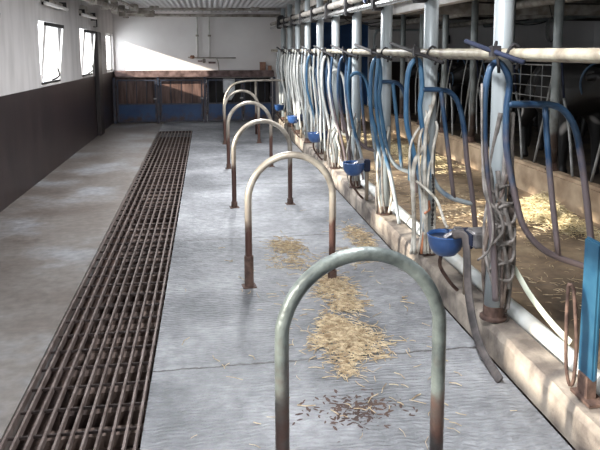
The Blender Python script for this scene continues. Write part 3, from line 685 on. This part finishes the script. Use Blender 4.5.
# cables looped from the joists
for i,(x,y) in enumerate(((2.9,12.2),(4.2,9.2),(5.2,10.6),(6.2,12.2),(3.6,13.7))):
    tag(link('roof_cable', tb([(x-.5,y,2.26),(x-.3,y-.02,2.12),(x,y-.03,2.08),(x+.35,y,2.14),(x+.6,y+.02,2.27)], .012, k=5, seg=6), M['hose_dark'], smooth=True), ['sagging black cable near the navy door','sagging black cable right of the third column','sagging black cable over the middle stalls','sagging black cable before the far wall at the right','sagging black cable by the farthest joist'][i], 'cable', 'cables sagging under the roof')
r = tag(empty('cable_coil', (4.45,8.1,1.9)), 'black coil of cable hanging under the roof behind the nearest column', 'cable')
for k in range(4):
    a = .06+.012*k
    link('cable_loop', tb([(a*math.cos(t*.63)*.7, .01*k, -.06+.16*math.sin(t*.63)) for t in range(11)], .008, k=3, seg=6), M['hose_dark'], r, smooth=True)
link('hanger', tb([(0,0,.1),(0,0.05,.2),(0,.1,.3)], .007, k=3, seg=6), M['hose_dark'], r)
# bent pipe before the far wall right of the navy door
tag(link('bent_pipe', tb([(3.76,14.9,.08),(3.76,14.9,1.3),(3.76,14.9,1.85),(3.82,14.9,2.0),(3.92,14.9,2.05),(5.2,14.9,2.07)], .028, k=5), M['column'], smooth=True), 'pale pipe bending over beside the navy door at the far wall', 'pipe')
tag(link('switch_box', bx(5.55,5.7,YF-.08,YF,1.75,1.95,bev=.01), M['black_iron']), 'small black box on the white far wall behind the stalls', 'box')

# ------------------------------------------------------------------ back row: wire panel and dividers
def wire_panel(y0, y1, z0, z1, lab):
    r = tag(empty('wire_panel', (3.345,(y0+y1)/2,0)), lab, 'wire panel', 'wire panels in the back row')
    l = (y1-y0)/2
    for z in (z0,z1): link('frame_rod', tb([(0,-l,z),(0,l,z)], .009, k=1, seg=6), M['grey_tube_dull'], r, smooth=True)
    bm = bmesh.new()
    for i in range(1,4): tube(bm, [(0,-l+2*l*i/4,z0),(0,-l+2*l*i/4,z1)], .004, k=1, seg=5)
    for i in range(1,4): tube(bm, [(.006,-l,z0+(z1-z0)*i/4),(.006,l,z0+(z1-z0)*i/4)], .005, k=1, seg=5)
    link('wire_mesh', bm, M['grey_tube_dull'], r)
wire_panel(6.0, 6.94, .98, 1.42, 'wire mesh panel between the two nearest back row posts')
for i,(y,lab) in enumerate(((4.9,'thin grey slanting tube frame at the right picture edge, before the black cow'),(5.96,'thin grey slanting tube frame at the nearest back row post'),(6.98,'thin pale slanting tube frame right of the nearest column'),(8.02,'thin pale slanting tube frame left of the nearest column'),(9.07,'thin pale slanting tube frame near the second column'))):
    r = tag(empty('back_stall_frame', (3.345,y,0)), lab, 'stall frame', 'slanting tube frames in the back row')
    link('slanting_tube', tb([(.02,.06,1.45),(.03,.25,.9),(.03,.42,.385)], .013, k=3, seg=8), M['grey_tube_dull'], r, smooth=True)
    link('slanting_tube', tb([(.06,-.06,1.1),(.05,-.2,.8),(.0,-.38,.385)], .014, k=3, seg=8), M['grey_tube_dull'], r, smooth=True)
    link('cross_tube', tb([(.02,.06,1.45),(.02,-.06,1.45),(.06,-.06,1.1)], .012, k=1, seg=8), M['bar_blue'], r, smooth=True)
tag(link('back_rail', tb([(3.29,1,1.47),(3.29,15,1.47)], .02, k=1), M['pipe_grey'], smooth=True), 'thin dusty rail along the back row of posts', 'rail')
for i,y in enumerate((7.55,7.8,8.05,8.6,8.85,9.1,9.75,10.0)):
    tag(link('thin_hose', tb([(3.275,y,1.47),(3.22,y+.02,1.1),(3.24+RR.uniform(-.03,.03),y+.03,.8),(3.22,y,.55)], .008, k=4, seg=6), M['grey_tube_dull'], smooth=True), 'thin pale hose hanging on the back rail between the first and second columns', 'hose', 'thin pale hoses on the back rail')

# ------------------------------------------------------------------ cows
def cow():
    V = [(-.72,0,1.14,.25),(-.2,0,1.03,.36),(.35,0,1.05,.31),(.78,0,1.12,.19),(1.08,0,1.16,.135),(1.28,0,1.05,.10),(1.47,0,.93,.085)]
    E_ = [(0,1),(1,2),(2,3),(3,4),(4,5),(5,6)]
    def chain(root, pts):
        p = root
        for q in pts: V.append(q); E_.append((p, len(V)-1)); p = len(V)-1
    for s in (1,-1):
        chain(2, [(.42,.17*s,.78,.12),(.44,.19*s,.45,.065),(.43,.19*s,.14,.045),(.47,.19*s,.045,.058)])
        chain(0, [(-.66,.19*s,.86,.16),(-.74,.20*s,.66,.10),(-.92,.20*s,.50,.06),(-.86,.20*s,.16,.045),(-.81,.20*s,.045,.058)])
        chain(4, [(1.06,.13*s,1.22,.045),(1.03,.24*s,1.19,.04)])
    chain(0, [(-.98,0,1.18,.05),(-1.06,0,.85,.03),(-1.05,0,.5,.035)])
    chain(1, [(-.42,0,.72,.14)])
    me = bpy.data.meshes.new('cow'); me.from_pydata([v[:3] for v in V], E_, []); me.update()
    o = bpy.data.objects.new('cow', me); COL.objects.link(o)
    me.materials.append(M['cow'])
    md = o.modifiers.new('skin', 'SKIN'); md.use_smooth_shade = True
    if not me.skin_vertices: me.attributes  # layer comes with the modifier
    for i, v in enumerate(V):
        sv = me.skin_vertices[0].data[i]; sv.radius = (v[3], v[3]); sv.use_root = (i == 0)
    sd = o.modifiers.new('sub', 'SUBSURF'); sd.levels = 2; sd.render_levels = 2
    eye = bmesh.new()
    for s in (1,-1): bmesh.ops.create_uvsphere(eye, u_segments=10, v_segments=8, radius=.018, matrix=Matrix.Translation((1.22,.10*s,1.13)))
    link('eyes', eye, M['black_iron'], o, smooth=True)
    link('neck_collar', tb([(.83+.03*math.sin(t*.628), .20*math.cos(t*.628), 1.14+.22*math.sin(t*.628)) for t in range(11)], .013, k=3, seg=8), M['leather'], o, smooth=True)
    link('halter', tb([(1.33, .112*math.cos(t*.628), 1.02+.115*math.sin(t*.628)) for t in range(11)], .011, k=3, seg=8), M['leather'], o, smooth=True)
    return o
c0 = cow()
CW = [(4.28,7.35,-98,'black cow standing sideways at the right edge behind the wire mesh panel'),
      (5.15,8.95,183,'black and white cow facing the aisle just left of the nearest column'),
      (5.2,10.1,176,'dark cow facing the aisle between the nearest and second columns'),
      (5.3,11.3,184,'dark cow facing the aisle just right of the second column'),
      (5.2,12.5,178,'farthest cow in the back stalls, facing the aisle'),
      (7.4,9.4,8,'dark cow with its rear to the aisle, behind the sideways black cow'),
      (7.5,10.9,-5,'dark cow with its rear to the aisle, in the far row of stalls'),
      (7.4,12.4,4,'dark cow with its rear to the aisle, nearest the far wall')]
for i,(x,y,a,lab) in enumerate(CW):
    o = c0 if i == 0 else copy_tree(c0)
    o.location = (x,y,.08); o.rotation_euler.z = math.radians(a); tag(o, lab, 'cow', 'cows in the back stalls')

# ------------------------------------------------------------------ straw
def straw_pile(name, spots, m, lab, z=.0, seed=1, L=(.03,.09), cat='straw'):
    lo, hi = (1.70, 3.20) if z > 0 else (-.2, 1.32)
    Q = random.Random(seed); bm = bmesh.new()
    for (cx, cy, sx, sy, h, n) in spots:
        for _ in range(n):
            u = Q.gauss(0,.42); v = Q.gauss(0,.42); d = min(1, math.hypot(u,v))
            x = cx+u*sx; y = cy+v*sy
            if not lo < x < hi: continue
            zz = z+.004+h*(1-d)**1.2*Q.random()
            a = Q.uniform(0,math.pi); l = Q.uniform(*L); t = Q.uniform(-.35,.35)*(.2+h*6 if h < .1 else 1)
            dx, dy, dz = math.cos(a)*l/2, math.sin(a)*l/2, max(-zz+z+.003, math.sin(t)*l/2)
            w = Q.uniform(.0012,.0026); nx, ny = -math.sin(a)*w, math.cos(a)*w
            bend = Q.uniform(-.15,.15)*l
            p = [(x-dx,y-dy,zz-dz*.2),(x+nx/w*bend,y+ny/w*bend,zz+abs(dz)*.6+.002),(x+dx,y+dy,zz+abs(dz))]
            rings = [[bm.verts.new((q[0]+nx,q[1]+ny,q[2])),bm.verts.new((q[0]-nx,q[1]-ny,q[2])),bm.verts.new((q[0],q[1],q[2]+w*1.6))] for q in p]
            for A_, B_ in zip(rings, rings[1:]):
                for j in range(3): bm.faces.new((A_[j],A_[(j+1)%3],B_[(j+1)%3],B_[j]))
    me = bpy.data.meshes.new(name); bm.to_mesh(me); bm.free(); me.materials.append(m)
    o = bpy.data.objects.new(name, me); COL.objects.link(o)
    return tag(o, lab, cat, kind='stuff')
straw_pile('straw', [(.70,3.27,.22,.27,.03,1050),(.66,3.5,.10,.15,.015,200),(.63,2.98,.06,.12,.01,90)], M['straw'], 'largest loose straw pile on the floor behind the foreground hoop', seed=2)
straw_pile('straw', [(.77,4.05,.16,.34,.018,560),(.80,3.75,.13,.14,.015,250)], M['straw'], 'loose straw scattered at the right foot of the second hoop', seed=3)
straw_pile('straw', [(.57,5.02,.17,.30,.015,330),(.58,4.62,.30,.25,.008,130)], M['straw'], 'small straw heap on the floor inside the second hoop', seed=4)
straw_pile('straw', [(1.20,5.15,.14,.55,.015,380),(1.05,4.7,.2,.4,.006,110)], M['straw'], 'thin straw strip on the floor along the curb', seed=5)
straw_pile('straw', [(.7,3.6,1.2,2.2,.004,160),(.7,2.6,.5,.5,.003,30)], M['straw'], 'single straws strewn thinly over the grooved floor', seed=6)
straw_pile('straw', [(2.95,5.35,.22,.55,.22,4200),(3.0,4.4,.2,.6,.04,300)], M['straw_sunlit'], 'heap of straw in a sunlit colour against the manger wall', z=.08, seed=7, L=(.04,.12))
straw_pile('straw', [(2.85,8.9,.35,1.3,.10,1900),(2.3,11.0,.6,1.5,.05,700)], M['straw_sunlit'], 'straw in a sunlit colour spread over the bedding between second and third columns', z=.08, seed=8, L=(.05,.13))
straw_pile('straw', [(2.35,5.6,.75,1.4,.012,900),(2.2,3.6,.5,.9,.006,150),(1.9,7.4,.3,1.2,.01,300)], M['straw'], 'flattened old straw over the near bedding', z=.08, seed=9, L=(.03,.09))
# dung crumbs near the foreground hoop
Q = random.Random(5); bm = bmesh.new()
for _ in range(230):
    x = Q.gauss(.60,.10); y = Q.gauss(2.60,.07)
    s = Q.uniform(.003,.011)
    bmesh.ops.create_icosphere(bm, subdivisions=1, radius=s, matrix=Matrix.Translation((x if x<1.34 else 1.2,y,.001)) @ Matrix.Rotation(Q.uniform(0,3),4,'Z') @ Matrix.Diagonal((2.0,.7,.2,1)))
tag(link('dung_crumbs', bm, M['pit']), 'dark dung crumbs on the grooved floor inside the foreground hoop', 'dung', kind='stuff')

# ------------------------------------------------------------------ light
w = bpy.data.worlds.new('world'); S.world = w; w.use_nodes = True
bg = w.node_tree.nodes['Background']; bg.inputs[0].default_value = (.90,.95,1.0,1); bg.inputs[1].default_value = 7.0
sun = bpy.data.lights.new('sun', 'SUN'); so = bpy.data.objects.new('sun', sun); COL.objects.link(so)
sun.energy = 10; sun.angle = math.radians(1.2); sun.color = (1,.90,.76)
so.rotation_euler = Vector((1,.40,-.33)).to_track_quat('-Z','Y').to_euler()
def portal(x,y,z,rot,sx,sy):
    l = bpy.data.lights.new('portal','AREA'); l.shape='RECTANGLE'; l.size=sx; l.size_y=sy; l.cycles.is_portal=True
    o = bpy.data.objects.new('portal', l); COL.objects.link(o); o.location=(x,y,z); o.rotation_euler=rot
for a,b in WIN: portal(wx((a+b)/2)-.23,(a+b)/2,(ZS+ZT)/2,(0,math.radians(-90),0),ZT-ZS,b-a)
portal(-1.1,Y0-.2,1.05,(math.radians(90),0,0),1.2,2.1)
# added fill lamps, unseen under the ceiling, shaped like tube fixtures
def add_fill_lamp(x,y,lab,e):
    r = tag(empty('fill_lamp',(x,y,ZC-.05)),lab,'lamp','added fill lamps')
    link('lamp_housing', bx(-.06,.06,-.65,.65,0,.05,bev=.008), M['lamp_white'], r)
    l = bpy.data.lights.new('fill_light','AREA'); l.shape='RECTANGLE'; l.size=.1; l.size_y=1.25; l.energy=e; l.color=(.95,.97,1)
    o = bpy.data.objects.new('fill_light', l); COL.objects.link(o); o.parent=r; o.location=(0,0,-.012)
FILL_LAMPS = [(.5,2.2,'added unseen fill lamp over the near aisle',70),(.5,6.6,'added unseen fill lamp over the middle aisle',85),(.4,9.3,'added unseen fill lamp over the far aisle',72),(2.5,4.4,'added unseen fill lamp over the near bedding',7),(2.5,9.0,'added unseen fill lamp over the far bedding',5)]
for a in FILL_LAMPS: add_fill_lamp(*a)

vs = S.view_settings; vs.view_transform = 'Standard'; vs.look = 'None'; vs.exposure = .42; vs.gamma = 1; vs.use_curve_mapping = False
